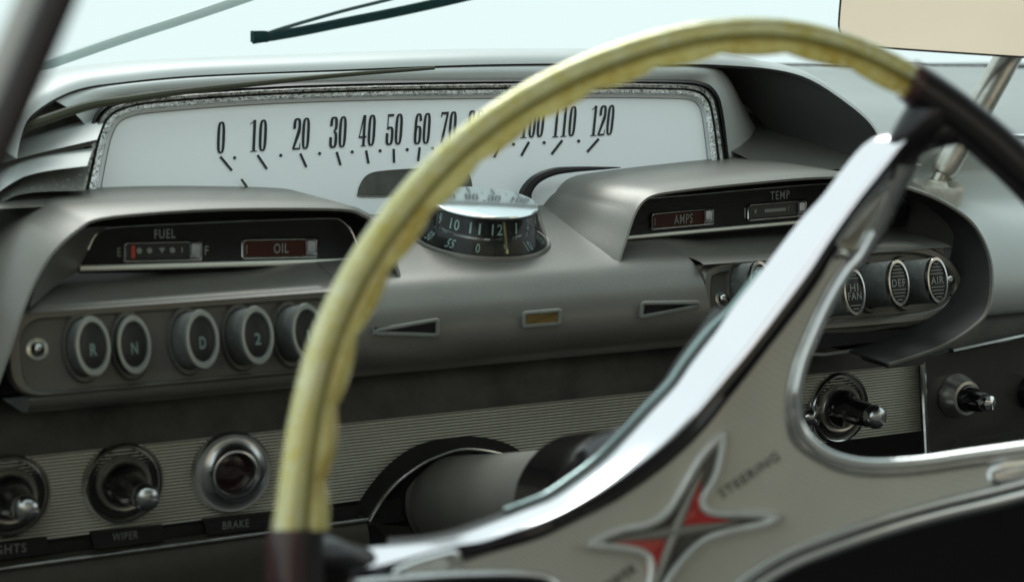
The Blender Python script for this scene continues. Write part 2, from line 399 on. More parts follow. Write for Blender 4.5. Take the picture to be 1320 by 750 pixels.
vent('indicator_window', [(673, 423), (674, 402), (724, 398), (723, 419)], AMBERW)
vent('air_vent', [(824, 411), (827, 389), (903, 388), (903, 396)], HOLE)

# ---- gauge pods
KL, CL = .75, .12
def lip_px(sx, x, y): return pp(x, y, (sx * .081, 0, .02), (sx * CL, 1, -KL))
LIP = {1: [(797, 342), (800, 328), (807, 307), (815, 282), (825, 263), (840, 252), (870, 246), (950, 237), (1060, 228), (1130, 232), (1200, 252), (1247, 280), (1270, 310), (1281, 350), (1277, 397), (1257, 423), (1213, 450), (1147, 472)],
       -1: [(519, 364), (515, 352), (508, 328), (498, 305), (487, 289), (470, 277), (440, 269), (330, 268), (233, 271), (133, 280), (100, 295), (67, 325), (45, 360), (28, 400), (13, 445), (-2, 487), (-16, 525), (-20, 560)]}
GP0, GN = (0, .040, .04), (0, 1, -.25)       # gauge panel plane
def gpx(x, y, d=0.0): return pp(x, y, (0, .040 - d, .04), GN)
for sx in (-1, 1):
    L = spline([lip_px(sx, x, y) for x, y in LIP[sx]], 5); n = len(L)
    cen = Vector((sx * .22, 0, 0))
    back = []; mid = []; inn = []; ind = []
    for i, p in enumerate(L):
        t = i / (n - 1)
        dz = .020 * max(0, 1 - t * 5) if t < .2 else 0.0
        bq = Vector((p.x, .150 if t < .62 else .20, p.z + dz)); back.append(bq)
        mid.append(p + Vector((0, .004, .0012)) + Vector((-(cen.x - p.x) * .012, 0, (p.z + .0) * .01)))
        tg = (L[min(i + 1, n - 1)] - L[max(i - 1, 0)]); nn = Vector((tg.z, 0, -tg.x)).normalized()
        if nn.dot(cen - p) < 0 and t < .9: nn = -nn
        q = p + nn * .0016; inn.append(q)
        ind.append(Vector((q.x, .06 if t < .6 else max(q.y + .03, -.004), q.z)) + nn * .001)
    mb = MB()
    bmid = [mid[i].lerp(back[i], .5) for i in range(n)]
    mb.loft([back, bmid, mid, [p + Vector((0, .0006, 0)) for p in L], L, inn, [v + Vector((0, .003, 0)) for v in inn]], closed=False)
    pod = mb.mk('pod_hood', PAINT, dash, ang=50)
    # dark lining of the hood
    mb = MB(); mb.loft([[v + Vector((0, .003, 0)) for v in inn], ind], closed=False); mb.mk('hood_lining', LINING, pod)
# dark end gasket where the right hood meets the dial
g = spline([py(676, 262, .118), py(678, 247, .118), py(690, 232, .118), py(712, 222, .118), py(740, 218.5, .118), py(775, 217, .118), py(800, 216, .118)], 5)
b = MB(); b.tube(g, [.0055 * (1.02 - i / len(g)) for i in range(len(g))], 8); b.mk('hood_gasket', BLACK, dash)

GPAN = {-1: [(103, 345), (113, 322), (124, 302), (142, 293), (250, 287), (350, 283), (425, 281), (440, 284), (452, 296), (462, 320), (464, 337)],
        1: [(803, 305), (808, 282), (816, 262), (830, 256), (900, 250), (1000, 241), (1080, 236), (1140, 240), (1170, 262), (1165, 280)]}
for sx in (-1, 1):
    lp = GPAN[sx]
    V = [gpx(x, y) for x, y in lp]
    b = MB(); b.prism(V, (0, .006, 0)); gp = b.mk('gauge_panel', BLACKR, dash, smooth=False)
    b = MB(); b.tube([gpx(x, y, .001) for x, y in sp2(lp[1:-1], 4)], .0009, 8); b.mk('panel_trim', CHROMED, gp)
    big = [(x, min(y, 352 if sx < 0 else 318)) for x, y in grow(lp, 13)]
    b = MB(); b.prism([gpx(x, y, -.010) for x, y in big], (0, .004, 0)); b.mk('panel_backing', HOLE, gp, smooth=False)
    a, c = ((103, 346), (466, 336)) if sx < 0 else ((803, 307), (1150, 275.5))
    w = .0018 if sx < 0 else .0014
    b = MB(); b.tube([gpx(*a, .002), gpx((a[0] + c[0]) / 2, (a[1] + c[1]) / 2, .002), gpx(*c, .002)], w, 10, upv=(0, 0, 1)); b.mk('chrome_strip', IVORY, dash)
    p = [gpx(*a, .002), gpx(*c, .002)]
    b = MB(); b.loft([[v + Vector((0, .002, -w)) for v in p], [v + Vector((0, .003, -.0035)) for v in p]], closed=False)
    b.mk('strip_shadow_gap', BLACK, dash, smooth=False)

ck_in = [gpx(x, y, .0005) for x, y in ((101, 350), (103, 345), (113, 322), (124, 302), (142, 292))]
ck_out = [lip_px(-1, x, y) + Vector((0, .006, 0)) for x, y in ((42, 399), (47, 378), (56, 348), (75, 322), (104, 297))]
b = MB(); b.loft([ck_out, [a.lerp(c, .5) + Vector((0, .004, 0)) for a, c in zip(ck_out, ck_in)], ck_in], closed=False); b.mk('pod_cheek', PAINT, dash)
def gauge(bl, br, tl, kind, word, wq, gp):
    f = quad(bl, br, tl)
    P = lambda a, b_, d: gpx(*f(a, b_), d)
    def lp(m, d):                            # m: inset in fractions of height
        h = abs(tl[1] - bl[1]); w = abs(br[0] - bl[0]); k = h / w
        return [P(a, b_, d) for a, b_ in [((x) * k, y) for x, y in rrect(m, w / h - m, m, 1 - m, .16 - m * .3)]]
    b = MB(); b.loft([lp(-.02, -.0005), lp(-.01, .0016), lp(.05, .0022), lp(.12, .0014), lp(.15, .0004)]); o = b.mk('gauge_window', CHROMED, gp)
    b = MB(); v = lp(.14, .0005); b.add(v, [tuple(range(len(v)))]); b.mk('gauge_face', MAROON if kind == 'lamp' else BLACK, gp, smooth=False)
    # bright reflector block at the right end
    V = [P(.84, .16, .0006), P(.97, .16, .0006), P(.97, .84, .0006), P(.84, .84, .0006), P(.87, .36, .0035), P(.94, .36, .0035), P(.94, .84, .0030), P(.87, .84, .0030)]
    b = MB(); b.add(V, [(4, 5, 6, 7), (0, 1, 5, 4), (1, 2, 6, 5), (3, 0, 4, 7), (2, 3, 7, 6)]); b.mk('reflector_block', SILVER, gp, smooth=False)
    def rect(a0, a1, b0, b1, mat, nm, d=.0009):
        b = MB(); b.add([P(a0, b0, d), P(a1, b0, d), P(a1, b1, d), P(a0, b1, d)], [(0, 1, 2, 3)]); b.mk(nm, mat, gp, smooth=False)
    if kind == 'fuel':
        rect(.10, .15, .2, .8, RED, 'red_mark')
        for a in (.20, .33, .62):
            b = MB(); c = P(a, .55, .001); b.lathe(c, (0, -1, .25), [(.0018, 0), (.0017, .0003), (.0001, .0003)], 12); b.mk('scale_dot', LETTER, gp)
        b = MB(); b.add([P(.45, .68, .001), P(.53, .68, .001), P(.49, .40, .001)], [(0, 1, 2)]); b.mk('scale_triangle', LETTER, gp, smooth=False)
        rect(.735, .75, .42, .68, LETTER, 'scale_mark')
        put_text('lettering', 'E', lambda a, b_: P(-.075 + a * .045, .28 + b_ * .45, .0006), GREYP, gp); put_text('lettering', 'F', lambda a, b_: P(1.03 + a * .05, .28 + b_ * .45, .0006), GREYP, gp)
    elif kind == 'temp':
        rect(.28, .64, .42, .62, LETTER, 'needle_bar'); rect(.11, .15, .42, .66, GREYP, 'scale_mark'); rect(.67, .685, .38, .68, GREYP, 'scale_mark')
        rect(-.06, -.03, .2, .8, GREYP, 'scale_mark', .0004)
    else:
        rect(.06, .07, .25, .7, GREYP, 'scale_mark')
    put_text('lettering', word, lambda a, b_: gpx(*quad(*wq)(a, b_), .0011), LETTER if kind != 'lamp' else GREYP, gp)
gps = [o for o in dash.children if o.name.startswith('gauge_panel')]
gpl, gpr = gps[0], gps[1]
gauge((159, 338), (261, 336), (159, 312), 'fuel', 'FUEL', ((199, 308), (226, 307), (199, 296)), gpl)
gauge((311.6, 334), (410, 332), (311.6, 308), 'lamp', 'OIL', ((353, 327), (372, 326), (353, 314)), gpl)
gauge((839, 296.5), (921, 289), (839, 275), 'lamp', 'AMPS', ((869, 289.5), (893, 287.5), (869, 277)), gpr)
gauge((964, 285), (1041, 278.5), (964, 263.5), 'temp', 'TEMP', ((993, 258), (1018, 256), (993, 247)), gpr)

# ---- speedometer
SP0, SN = (0, .130, .055), (0, 1, -.45)
SNV = Vector((0, -1, .45)).normalized()
def spx(x, y, d=0.0): return pp(x, y, Vector(SP0) + SNV * d, SN)
inner = [(118, 300), (122, 262), (132, 205), (140, 172), (150, 155), (166, 146), (200, 140), (330, 130), (480, 124.5), (640, 122), (760, 121), (860, 122), (890, 124), (903, 132), (910, 150), (917, 205), (921, 240)]
outer = [(94, 300), (99, 255), (111, 205), (122, 165), (133, 146), (152, 135), (198, 125), (330, 115.5), (480, 110), (640, 107.5), (760, 107), (862, 108), (900, 111), (918, 122), (926, 145), (935, 205), (940, 240)]
oo = [(89, 300), (95, 252), (106, 200), (117, 160), (129, 139), (149, 128), (196, 118), (330, 109), (480, 104), (640, 102), (760, 102), (864, 103), (905, 106), (923, 118), (932, 143), (940, 205), (945, 240)]
inner, outer, oo = sp2(inner, 5), sp2(outer, 5), sp2(oo, 5)
face = [spx(x, y, .0) for x, y in inner] + [spx(940, 300), spx(640, 330), spx(300, 330)]
b = MB(); b.prism(face, (0, .004, 0)); dial = b.mk('speedometer_dial', DIAL, dash, smooth=False)
mixl = lambda A, B, t: [(a[0] + (c[0] - a[0]) * t, a[1] + (c[1] - a[1]) * t) for a, c in zip(A, B)]
S = lambda L, d: [spx(x, y, d) for x, y in L]
b = MB(); b.loft([S(inner, .0002), S(inner, .004), S(mixl(inner, outer, .15), .0055), S(mixl(inner, outer, .42), .006), S(mixl(inner, outer, .50), .0035)], closed=False); b.mk('inner_bezel', PIT, dial)
b = MB(); b.loft([S(mixl(inner, outer, .50), .0035), S(mixl(inner, outer, .62), .008), S(mixl(inner, outer, .85), .0085), S(outer, .004), S(outer, -.006)], closed=False); b.mk('outer_bezel', PITD, dial)
b = MB(); b.loft([S(outer, .002), S(mixl(outer, oo, .4), .005), S(oo, .002), S(oo, -.012)], closed=False); b.mk('bezel_gasket', BLACK, dial)
b = MB(); th = [(x, y) for x, y in grow(inner, -5)]; b.tube([spx(x, y, .0005) for x, y in th[4:-4]], .00035, 6); b.mk('dial_groove', GREYP, dial)
NUM = [('0', 285, 177.5, 0), ('10', 333, 175, 0), ('20', 388.5, 172.5, 0), ('30', 436, 170.5, 0), ('40', 473.5, 168.5, 0), ('50', 508.5, 167, 0), ('60', 544.5, 166, 0), ('70', 578, 164, 0), ('80', 613, 162, 0), ('90', 648, 160, 0), ('100', 686.5, 158, 0), ('110', 727.5, 157, 0), ('120', 776.5, 155.5, 0)]
for s, x, y, _ in NUM:
    n = len(s); d = 10.3 - (x - 285) * .0028; w = n * d + (n - 1) * d * .16; h = 41 - (x - 285) * .004
    sl = -.055 * w; lean = 1.5 + (x - 285) * .005
    f = quad((x - w / 2 - lean / 2, y + h / 2 - sl / 2), (x + w / 2 - lean / 2, y + h / 2 + sl / 2), (x - w / 2 + lean / 2, y - h / 2 - sl / 2))
    digits('numeral', s, lambda a, b_: spx(*f(a, b_), .0006), PRINT, dial, gap=.16)
TICK = [((284, 202), (299, 220)), ((332, 200), (344, 218)), ((387, 198), (395, 215.5)), ((434, 196), (439, 213)), ((472, 194), (475, 211)), ((507.5, 192), (508, 210)), ((541, 190), (539, 208)), ((575, 189), (571, 206)), ((609, 188), (603, 205)), ((645, 186), (637, 203)), ((682, 183), (672, 201)), ((725, 181), (711, 199)), ((772, 179), (757, 196))]
for a, c in TICK:
    b = MB(); d = Vector((c[0] - a[0], c[1] - a[1])).normalized(); n2 = Vector((-d.y, d.x)) * 1.6
    b.add([spx(a[0] + n2.x, a[1] + n2.y, .0006), spx(a[0] - n2.x, a[1] - n2.y, .0006), spx(c[0] - n2.x, c[1] - n2.y, .0006), spx(c[0] + n2.x, c[1] + n2.y, .0006)], [(0, 1, 2, 3)]); b.mk('tick_mark', PRINT, dial, smooth=False)
for x, y in ((302.5, 203.5), (362, 200.5), (412, 198), (454, 196), (490, 194.5), (525, 193), (558, 191.5), (592, 190), (627, 188), (662, 186), (701.5, 184), (746, 182)):
    b = MB(); b.add([spx(x + 2.1 * cos(k * pi / 6), y + 2.1 * sin(k * pi / 6), .0006) for k in range(12)], [tuple(range(12))]); b.mk('dot_mark', PRINT, dial, smooth=False)
# odometer window
lp = sp2([(461, 249), (466, 234), (476, 224), (495, 220), (540, 217), (575, 216.5), (597, 218), (606, 227), (609, 246), (603, 252), (540, 253), (468, 254)], 3, True)
WINM = M('odometer_window', (.05, .052, .045), 0, .35, noise=(60, (.10, .10, .085), .8), coat=.4)
b = MB(); b.loft([S(lp, .0008), S(grow(lp, -2), .0006)]); V = S(grow(lp, -2), .0006); b.add(V, [tuple(range(len(V)))]); b.mk('odometer_window', WINM, dial, smooth=False)
b = MB(); b.tube([spx(311, 231, .003), spx(316, 238, .003), spx(326, 255, .003)], [.0008, .0010, .0011], 8); b.mk('needle', OLIVE, dial)

# ---- clock on the centre panel
SLOPE = Vector((0, -.16, 1)).normalized()
ck = py(620, 309, .040); cax = SLOPE
for k in range(60):                        # where that line of sight meets the panel's top
    Y = .055 - k * .001; ck = py(620, 309, Y)
    if ck.z <= .029 + (Y - .05) * .2: break
ck = ck + Vector((0, 0, .0015))
b = MB(); b.lathe(ck, cax, [(.0470, -.006), (.0468, -.0002), (.0458, .0012), (.0442, .0008)], 64); clock = b.mk('clock', PAINT, dash)
b = MB(); b.lathe(ck, cax, [(.0432, .001), (.034, .0088)], 64); b.mk('minute_ring', BLACK, clock)
b = MB(); b.lathe(ck, cax, [(.0345, .0085), (.0345, .0098), (.0325, .0100)], 64); b.mk('bright_ring', CHROME, clock)
b = MB(); b.lathe(ck, cax, [(.0315, .0095), (.0298, .0235)], 64); b.mk('hour_drum', BLACKG, clock)
b = MB(); b.lathe(ck, cax, [(.0445, .0012), (.0430, .006), (.0365, .0222), (.0352, .0235)], 64); b.mk('dome_lens', LENS, clock)
b = MB(); b.lathe(ck, cax, [(.030, .0225), (.0356, .0228), (.0362, .0240), (.0358, .0250), (.034, .0254), (.001, .0256)], 64); b.mk('chrome_cap', M('clouded_chrome_cap', (.80, .87, .89), .95, .13, noise=(45, (.62, .72, .75), .8), rvar=.04, bump=('noise', 40, .05, .001)), clock)
b = MB(); b.lathe(ck, cax, [(.0345, .0212), (.0360, .0216), (.0364, .0228), (.035, .0232)], 64); b.mk('cap_seam', BLACK, clock)
tocam = (CAM - ck); e1 = (tocam - cax * tocam.dot(cax)).normalized(); e2 = cax.cross(e1)   # e2 points to the right seen from the seat
def drum(ang, r, h): 
    t = radians(ang); return ck + cax * h + (e1 * cos(t) + e2 * sin(t)) * r
def drum_text(s, ang, h0, h1, r0, r1, wid, mat):
    def f(a, b_): return drum(ang + (a - .5) * wid, r0 + (r1 - r0) * b_ + .0004, h0 + (h1 - h0) * b_)
    put_text('lettering', s, f, mat, clock)
for s, a in (('8', -91), ('9', -63), ('10', -35), ('11', -8), ('12', 19), ('1', 46), ('2', 74)): drum_text(s, a, .0112, .0185, .0313, .0304, 13.5 if len(s) > 1 else (2.5 if s == '1' else 6), TEAL)
for s, a in (('45', -85), ('50', -57), ('55', -29), ('0', -2), ('5', 25), ('10', 52), ('15', 79)): drum_text(s, a, .0022, .0068, .0423, .0370, 8.5 if len(s) > 1 else 4, TEAL)
b = MB(); t0, t1 = drum(24, .0440, .0025), drum(25, .0325, .0215); b.tube([t0, t0.lerp(t1, .5), t1], .0009, 8); b.mk('clock_hand', M('yellow_hand', (.42, .38, .14), 0, .4), clock)

# ---- canopy over the speedometer
LC = [(22, 205, .10), (28, 175, .11), (40, 150, .12), (70, 128, .145), (105, 114, .158), (150, 107, .165), (230, 99, .168), (330, 94, .168), (440, 90, .168), (540, 86, .168), (640, 83, .168), (750, 82, .168), (850, 82, .166), (930, 84, .158), (1000, 90, .142), (1045, 103, .125), (1090, 132, .105), (1122, 160, .092), (1136, 188, .09), (1140, 218, .09)]
lip = spline([py(x, y, Y) for x, y, Y in LC], 4); n = len(lip)
mb = MB(); L0 = []; L1 = []; L2 = []; L3 = []; U0 = []; U1 = []
for i, p in enumerate(lip):
    s = p.x / .36
    o = Vector((s * .35, 0, 1)).normalized() if abs(s) < .8 else Vector((s * .8, 0, .5)).normalized()
    L0.append(p + Vector((0, .002, 0)) + o * .003); L1.append(p + Vector((0, .012, 0)) + o * .0075); L2.append(p + Vector((0, .045, 0)) + o * .0085); L3.append(Vector((p.x * .97, .275, p.z)) + o * .004)
    U0.append(p - o * .0010 + Vector((0, .002, 0))); U1.append(Vector((p.x * .93, min(p.y + .105, .262), p.z - .003)) - o * .004)
mb.loft([L3, L2, L1, L0, lip], closed=False); mb.mk('visor_canopy', PALE, dash, ang=60)
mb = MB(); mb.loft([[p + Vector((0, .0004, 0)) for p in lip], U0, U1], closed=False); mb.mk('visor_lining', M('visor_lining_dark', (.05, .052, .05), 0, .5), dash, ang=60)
# deck between dial top and visor
deck = [[spx(x, y, -.006) for x, y in oo[8:-6]], [spx(x, y, -.006) + Vector((0, .09, .004)) for x, y in oo[8:-6]]]
mb = MB(); mb.loft(deck, closed=False); mb.mk('dial_housing_deck', PALE, dash)
for x0, x1 in ((-.40, -.262), (.2625, .40)): extrude('housing_floor', [(.085, .0572), (.12, .0630), (.2, .0775), (.245, .085)], x0, x1, PAINT, dash, 2)
extrude('housing_back_wall', [(.262, .05), (.264, .09), (.266, .125)], -.36, .36, PALE, dash, 2)
T = resample(spline([py(x, y + 1.5, Y) for x, y, Y in [(a, c, d + .004) for a, c, d in LC[3:13]] + [(915, 86, .164), (936, 95, .172), (950, 118, .182), (962, 142, .19), (976, 168, .2), (982, 195, .2)]], 4), 70)
B = resample([spx(x, y, -.003) for x, y in oo if (y < 168 and x < 600) or (x > 600 and y < 232)], 70)
mb = MB(); mb.loft([[t + Vector((0, .006, 0)) for t in T], T, [t.lerp(c, .35) + Vector((0, -.0035, .002)) for t, c in zip(T, B)], [t.lerp(c, .7) + Vector((0, -.003, .0015)) for t, c in zip(T, B)], B], closed=False); mb.mk('housing_brow', PALE, dash, ang=70)
b = MB(); b.tube([p + Vector((0, .0028, -.0012)) for p in lip[8:-14]], .0011, 6); b.mk('brow_seam', BLACK, dash)
b = MB(); b.tube([py(x, y, .125) for x, y in sp2([(10, 172), (105, 139), (160, 129), (230, 119), (330, 108), (440, 97), (560, 88)], 4)], [.0034 - .0022 * i / 24 for i in range(25)], 8); b.mk('visor_rod', OLIVE, dash)
# left wing of the dash top: stepped louvers
def strip(name, top, bot, Ya, Yb, mat, bulge=.006):
    T = [py(x, y, Yb) for x, y in sp2(top, 4)]; B = [py(x, y, Ya) for x, y in sp2(bot, 4)]; m = min(len(T), len(B))
    T, B = resample(T, 20), resample(B, 20)
    Md = [t.lerp(c, .5) + Vector((0, -bulge * .4, bulge)) for t, c in zip(T, B)]; Bk = [c + Vector((0, .05, -.004)) for c in B]
    mb = MB(); mb.loft([T, Md, B, Bk], closed=False); return mb.mk(name, mat, dash, ang=70)
strip('side_louver', [(-20, 196), (40, 176), (140, 146)], [(-20, 218), (40, 200), (125, 180)], .125, .16, PALE, .002)
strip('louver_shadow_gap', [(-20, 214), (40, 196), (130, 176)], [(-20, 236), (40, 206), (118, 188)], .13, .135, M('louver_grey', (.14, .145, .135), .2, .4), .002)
strip('side_louver', [(-30, 232), (40, 204), (122, 190)], [(-30, 272), (30, 228), (112, 214)], .10, .13, PALE, .002)
strip('defroster_grille', [(-30, 262), (40, 226), (116, 214)], [(-30, 290), (20, 252), (106, 246)], .098, .118, M('grille_grey', (.15, .155, .145), .1, .6, speck=(500, (.3, .3, .28), .6)), .001)
# dash top deck right of the visor, fine ribs running across
rb = []
N_R = 90
for i in range(N_R * 2 + 1):
    t = i / (N_R * 2); Y = .12 + .37 * t; rb.append((Y, .074 + .030 * min(1, t * 1.2) + (.0011 if i % 2 else 0)))
extrude('ribbed_top_deck', rb, .372, 1.05, PALE, dash, 2)
extrude('top_deck', [(.268, .098), (.35, .105), (.49, .104)], -.55, .3715, PALE, dash, 2)
# right-hand dash skin beside the pod: rounded roll falling toward the seat
rs = sp2([(.125, .072), (.112, .064), (.118, .045), (.10, .030), (.055, .014), (.03, -.012), (.022, -.035), (.03, -.052), (.06, -.058)], 5)
extrude('passenger_roll', rs, .372, 1.0, PALE, dash, 3)
b = MB(); b.box((-.43, .22, -.06), .02, .46, .30); b.mk('dash_end_panel', PAINT, dash, smooth=False)
b = MB(); b.box((.70, .018, -.056), .42, .006, .004); b.mk('passenger_trim', STEEL, dash)

# ---- cove and ribbed lower panel
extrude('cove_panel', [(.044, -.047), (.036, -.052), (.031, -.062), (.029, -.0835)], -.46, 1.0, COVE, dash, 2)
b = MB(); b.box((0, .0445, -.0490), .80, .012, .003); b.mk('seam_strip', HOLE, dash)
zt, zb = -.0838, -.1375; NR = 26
extrude('rib_shade_backing', [(.0322, zt), (.0322, zb)], -.46, .3685, COVE, dash, 2)  # dark sheet that paints shade into the gaps between ribs
mb = MB()
for i in range(NR):
    z0 = zt + (zb - zt) * i / NR; d = (zb - zt) / NR
    P4 = [(.0323, z0), (.0306, z0 + d * .06), (.0299, z0 + d * .30), (.0306, z0 + d * .56), (.0323, z0 + d * .60)]
    mb.loft([[Vector((x, a, c)) for a, c in P4] for x in (-.46, .3683)], closed=False)
mb.mk('ribbed_panel', RIBM, dash)
extrude('lower_shadow_ledge', [(.0315, -.1373), (.0285, -.1385), (.0285, -.1480), (.020, -.1505)], -.46, -.064, TAB, dash, 2)
# label ledge: chrome strip and brown rail
la, lb = py(-40, 738, .020), py(474, 669, .020)
b = MB(); b.tube([la, la.lerp(lb, .5), lb], .0017, 10); b.mk('label_ledge_strip', CHROMED, dash)
q0, q1 = py(-40, 748, .018), py(474, 678, .018)
b = MB(); b.loft([[p + Vector((0, a, c)) for p in (q0, q1)] for a, c in ((.010, .006), (.002, .002), (-.002, -.004), (-.004, -.012), (-.003, -.030), (.03, -.06))], closed=False); b.mk('lower_rail', BROWN, dash)
def tab(bl, br, tr, tl, word, wq):
    P = lambda x, y, d: py(x, y, .024 - d)
    V = [P(*bl, 0), P(*br, 0), P(*tr, 0), P(*tl, 0)]
    b = MB(); b.prism(V, (0, .004, 0)); o = b.mk('label_tab', TAB, dash, smooth=False)
    if word: put_text('lettering', word, lambda a, c: P(*quad(*wq)(a, c), .0006), GREYP, o)
tab((-28, 723), (63, 713), (61, 693), (-34, 704), 'LIGHTS', ((-20, 716), (34, 711), (-20, 704)))
tab((122, 708), (211, 698), (210, 677), (117, 687), 'WIPER', ((145, 697), (178, 693.5), (145, 687)))
tab((268, 690), (352, 681), (351, 660), (262, 670), 'BRAKE', ((287, 682), (321, 678.5), (287, 672)))
tab((420, 676), (462, 672), (462, 652), (420, 657), None, None)

# ---- knobs and brake lamp on the ribbed panel
KAX = Vector((0, -1, .06)).normalized()
def knob(px, R, tip, parent=dash):
    c = py(px[0], px[1], .030)
    b = MB(); b.lathe(c, KAX, [(R * 1.08, -.001), (R * 1.08, .002), (R * 1.0, .0045), (R * .94, .0035), (R * .88, .000)], 48); o = b.mk('pull_knob', CHROMED, parent)
    b = MB(); b.lathe(c, KAX, [(R * .92, .0005), (R * .84, .0008), (R * .80, .0005), (.001, .0004)], 48); b.mk('knob_recess', BLACK, o)
    b = MB(); b.lathe(c, KAX, [(R * .74, .000), (R * .74, .004), (R * .68, .006), (R * .60, .0055)], 48); b.mk('escutcheon', STEEL, o)
    b = MB(); b.lathe(c, KAX, [(R * .60, .000), (R * .60, .007), (R * .52, .010), (R * .44, .013), (R * .40, tip * .45), (R * .36, tip * .75), (R * .33, tip), (R * .2, tip + .0005)], 40, cap1=True); b.mk('knob_body', BLACKG, o)
    b = MB(); b.box(c + KAX * (tip * .55) + Vector((-R * .35, 0, -.002)), R * .35, tip * .7, .0022, (Vector((1, 0, 0)), KAX, Vector((0, 0, 1)))); b.mk('pointer_fin', CHROMED, o)
    b = MB(); b.lathe(c, KAX, [(R * .335, tip - .002), (R * .345, tip + .002), (R * .32, tip + .005), (R * .25, tip + .0072), (R * .12, tip + .0082), (.0002, tip + .0085)], 32); b.mk('knob_tip', SATIN, o)
    return o
knob((10, 638), .0235, .040); knob((158, 622), .0235, .044); knob((1080, 525), .0245, .042)
c = py(297, 607, .030)
b = MB(); b.lathe(c, KAX, [(.0258, -.001), (.0258, .003), (.0246, .0054), (.0232, .0050), (.0165, .0078), (.0150, .0102), (.0136, .0106), (.0124, .009), (.0122, .002)], 56); lamp = b.mk('brake_lamp', SATIN, dash)
b = MB(); b.lathe(c, KAX, [(.0122, .0035), (.009, .0044), (.006, .005), (.003, .0052), (.0002, .0052)], 40); b.mk('lamp_lens', REDLENS, lamp)
screw(py(1043, 537, .029), .007, KAX, dash)
# ---- arched opening round the steering column
A0 = sp2([(459, 653), (470, 635), (487, 613), (505, 595), (527, 579), (548, 570), (569, 566), (607, 562), (647, 569), (676, 585), (705, 612), (725, 650), (735, 690)], 4)
A1 = sp2([(475, 674), (485, 656), (497, 638), (511, 622), (527, 609), (543, 598), (559, 590), (593, 579), (628, 581), (660, 591), (690, 618), (708, 655), (716, 695)], 4)
P = lambda L, d: [py(x, y, .029 - d) for x, y in L]
b = MB(); b.loft([P(A0, -.001), P(A0, .003), P(A1, .003), P(A1, -.02)], closed=False); arch = b.mk('column_arch', TAB, dash)
b = MB(); b.tube(P(A1, .0036), .0016, 8); b.mk('arch_trim', CHROMED, arch)
V = P(A1, -.0008); b = MB(); b.add(V, [tuple(range(len(V)))]); b.mk('column_opening', HOLE, arch, smooth=False)

# ---- right of the ribbed panel: radio plate
pl = [py(1190, 461, .024), py(1420, 413, .024), py(1420, 590, .024), py(1196, 602, .024)]
b = MB(); b.prism(pl, (0, .006, 0)); rp = b.mk('radio_plate', M('smoked_plate', (.07, .067, .064), 0, .18, noise=(25, (.06, .055, .055), .6), rvar=.08, coat=.3), dash, smooth=False)
b = MB(); b.tube([py(1189, 461, .022), py(1192, 520, .022), py(1196, 600, .022)], .0022, 8); b.mk('plate_frame', CHROMED, rp)
b = MB(); b.tube([py(1226, 452, .022), py(1300, 436, .022), py(1400, 415, .022)], .0022, 8, sq=1.6); b.mk('plate_frame', CHROMED, rp)
c = py(1233, 510, .023)
b = MB(); b.lathe(c, KAX, [(.017, .0), (.016, .004), (.0135, .010), (.0128, .0125), (.0105, .0130)], 40); kr = b.mk('radio_knob', STEEL, rp)
b = MB(); b.lathe(c, KAX, [(.0108, .004), (.0095, .016), (.0075, .030), (.006, .032)], 36, cap1=True); b.mk('knob_body', BLACKG, kr)
b = MB(); b.lathe(c, KAX, [(.0062, .030), (.0066, .034), (.0055, .038), (.003, .0395), (.0002, .040)], 28); b.mk('knob_tip', CHROME, kr)
c = py(1330, 505, .022)
b = MB(); b.lathe(c, KAX, [(.014, 0), (.013, .012), (.010, .014)], 30, cap1=True); b.mk('radio_knob', BLACKG, rp)
b = MB(); b.loft([[py(1225, 578, .018), py(1340, 562, .018)], [py(1232, 566, .012), py(1340, 552, .012)]], closed=False); b.mk('plate_lip', STEEL, rp)
# stay bracket below the right pod
V = [face_px(1135, 462), face_px(1205, 445), face_px(1190, 470), face_px(1147, 475)]
b = MB(); b.prism(V, (0, .03, 0)); b.mk('stay_bracket', TAB, dash, smooth=False)

# ================================================================== STEERING COLUMN AND WHEEL
TAU, YAW = radians(15), radians(-10)
WN = Vector((sin(YAW) * cos(TAU), -cos(TAU) * cos(YAW), sin(TAU)))      # toward the driver
WC = Vector((-.109, -.439, -.018)); WR = .204
WA = Vector((0, 0, 1)).cross(-WN); WA = -WA if WA.x < 0 else WA; WA.normalize(); WB = WN.cross(WA); WB = WB if WB.z > 0 else -WB
DISH = .080
def wpx(x, y, lift=0.0):                     # pixel onto the dished face of the wheel
    off = 0.0
    for _ in range(25):
        P = pp(x, y, WC - WN * (off - lift), WN); q = P - WC; rho = math.hypot(q.dot(WA), q.dot(WB))
        off = off * .5 + .5 * DISH * max(0.0, 1 - (rho / WR) ** 2)
    return P
col_o = empty('steering_column', WC - WN * .60, 'grey tubular steering column running from the wheel hub into the dash', 'steering column')
cb = WC - WN * .115; ce = WC - WN * .60
b = MB(); b.lathe(ce, WN, [(.031, 0), (.031, .22), (.0325, .37)], 40, cap0=True); b.mk('column_jacket', COLUMN, col_o)
b = MB(); b.lathe(WC - WN * .235, WN, [(.0350, 0), (.040, .004), (.041, .06), (.043, .09), (.036, .12), (.02, .13)], 40, cap1=True); b.mk('column_collar', BLACKG, col_o)
b = MB(); b.lathe(WC - WN * .49, WN, [(.0312, 0), (.0345, .001), (.0345, .006), (.0312, .007)], 40); b.mk('jacket_seam_ring', TAB, col_o)

